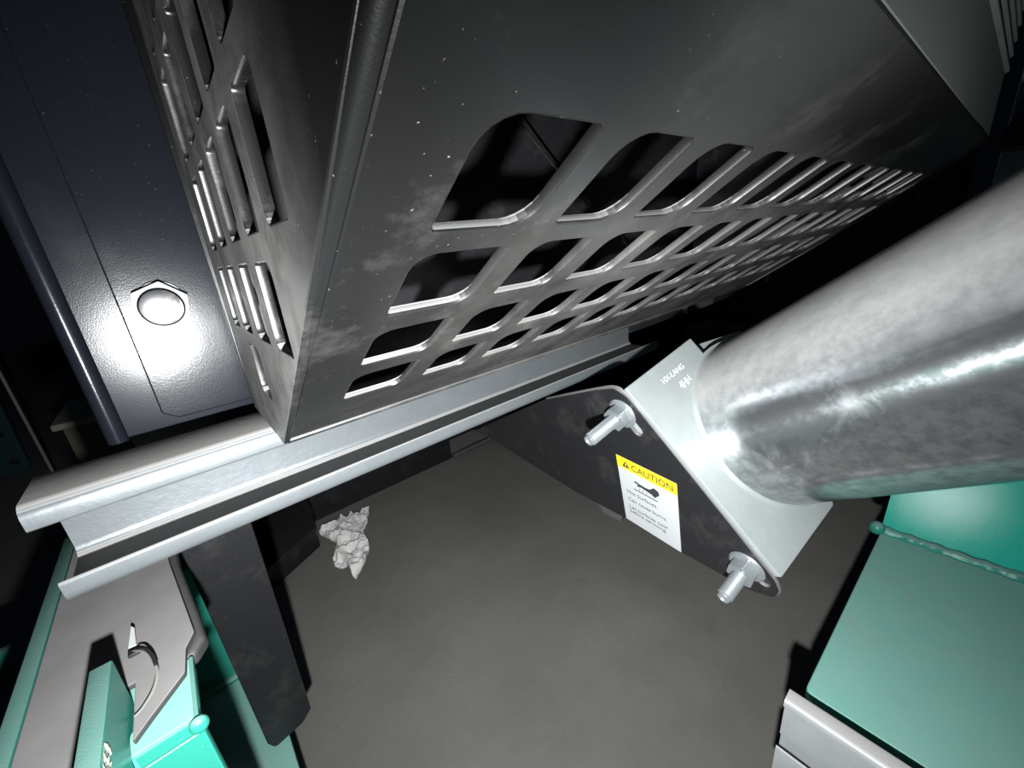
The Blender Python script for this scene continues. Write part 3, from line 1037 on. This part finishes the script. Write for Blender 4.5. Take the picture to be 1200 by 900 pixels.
fp = empty('far_panel', (0.75, 0.03, 0.62), 'dim grey-blue panel past the right end of the guard', 'panel')
obj('panel_sheet', box_bm(0.80, 0.806, -0.10, 0.0300, 0.45, 0.95, 0.001), 'far_grey', fp)
obj('panel_ledge', box_bm(0.770, 0.80, -0.10, 0.0320, 0.664, 0.690, 0.002), 'dark', fp)

cb = empty('cross_bracket', (1.55, 0.2, 0.6), 'faint dim cross-shaped bracket in the dark right of the cut-outs', 'bracket')
obj('upright_bar', box_bm(1.590, 1.598, 0.186, 0.190, 0.58, 0.64, 0.0008), 'far_grey', cb)
obj('level_bar', box_bm(1.590, 1.598, 0.165, 0.212, 0.612, 0.616, 0.0008), 'far_grey', cb)

# wiring seen dimly through the guard
wr = empty('cable', (0.15, 0.27, 0.6), 'thin black cable crossing behind the guard cut-outs', 'cable')
obj('cable_run', tube_bm(smooth_path([(0.13, 0.245, 0.80), (0.18, 0.25, 0.745), (0.24, 0.255, 0.70), (0.30, 0.262, 0.66), (0.39, 0.262, 0.60)], 5), 0.0009, 8), 'plate', wr)

# far left: box, pole, perforated teal panel
cr = empty('crate', (-0.20, 1.4, 0.0), 'dim brown crate with pale lid far behind, left of the housing', 'crate')
obj('crate_body', box_bm(-0.252, -0.06, 1.305, 1.55, 0.0, 0.318, 0.004), 'far_brown', cr)
obj('crate_lid', box_bm(-0.266, -0.05, 1.295, 1.56, 0.319, 0.334, 0.004), 'far_pale', cr)
po_ = tag(obj('thin_pole', tube_bm([(-0.362, 1.6, 0.0), (-0.362, 1.6, 1.2)], 0.0035, 10), 'far_pale'), 'thin pale upright pole in the dark, far left', 'pole')
tp = empty('perforated_panel', (-0.7, 2.2, 0.0), 'dim teal panel with round holes at the far left edge', 'panel')
ph = []
for r_ in range(7):
    for q_ in range(7):
        cx, cz = -0.90 + 0.055 * q_ + (0.027 if r_ % 2 else 0), 0.04 + 0.055 * r_
        if cx > -0.57:
            continue
        ph.append([(cx + 0.013 * math.cos(2 * math.pi * k / 12), cz + 0.013 * math.sin(2 * math.pi * k / 12)) for k in range(12)])
TP = HF.copy()
TP.translation = V((0, 2.2, 0))
obj('panel_sheet', plate_mesh('panel_sheet', [(-1.0, 0.0), (-0.540, 0.0), (-0.528, 0.42), (-1.0, 0.42)], ph, TP, 0.004), 'far_teal', tp)
obj('panel_backing', box_bm(-1.0, -0.545, 2.225, 2.235, 0.0, 0.42), 'dark', tp)

# ================================================================== crumpled tissue on the floor
outl = [(0.14, 0.962), (0.163, 0.972), (0.187, 0.96), (0.21, 0.95), (0.229, 0.944), (0.252, 0.945), (0.223, 0.888), (0.206, 0.868), (0.203, 0.85), (0.198, 0.81),
        (0.184, 0.783), (0.165, 0.759), (0.151, 0.748), (0.137, 0.736), (0.135, 0.75), (0.135, 0.78), (0.122, 0.789), (0.116, 0.802), (0.121, 0.831), (0.135, 0.853),
        (0.145, 0.872), (0.141, 0.887), (0.132, 0.912), (0.125, 0.945)]
T_ = Matrix.Translation((0, 0, 0.0))
me = plate_mesh('tissue', outl, [], T_, 0.0)
bm = bmesh.new()
bm.from_mesh(me)
bmesh.ops.remove_doubles(bm, verts=bm.verts, dist=1e-5)
bmesh.ops.triangulate(bm, faces=bm.faces)
for it in range(6):
    le = [e for e in bm.edges if e.calc_length() > 0.0045]
    if not le:
        break
    bmesh.ops.subdivide_edges(bm, edges=le, cuts=1)
    bmesh.ops.triangulate(bm, faces=bm.faces)
bmesh.ops.beautify_fill(bm, faces=bm.faces, edges=bm.edges)
for v in bm.verts:
    p = V((v.co.x, v.co.y, 0))
    bd = v.is_boundary
    r1 = abs(noise.noise(p * 22 + V((3, 1, 0))))
    r2 = abs(noise.noise(p * 55 + V((7, 2, 5))))
    r3 = abs(noise.noise(p * 120))
    h = 0.003 + 0.016 * max(0, 1 - r1 * 3.0) * (0.35 if bd else 1) + 0.005 * (1 - 2.4 * r2) + 0.0015 * (1 - r3 * 2)
    v.co.z = max(0.0015, h)
ti = obj('crumpled_tissue', bm, 'tissue')
sm_ = ti.modifiers.new('thickness', 'SOLIDIFY')
sm_.thickness = 0.0006
for f_ in ti.data.polygons:
    f_.use_smooth = True
tag(ti, 'crumpled white paper tissue lying on the concrete floor', 'tissue')
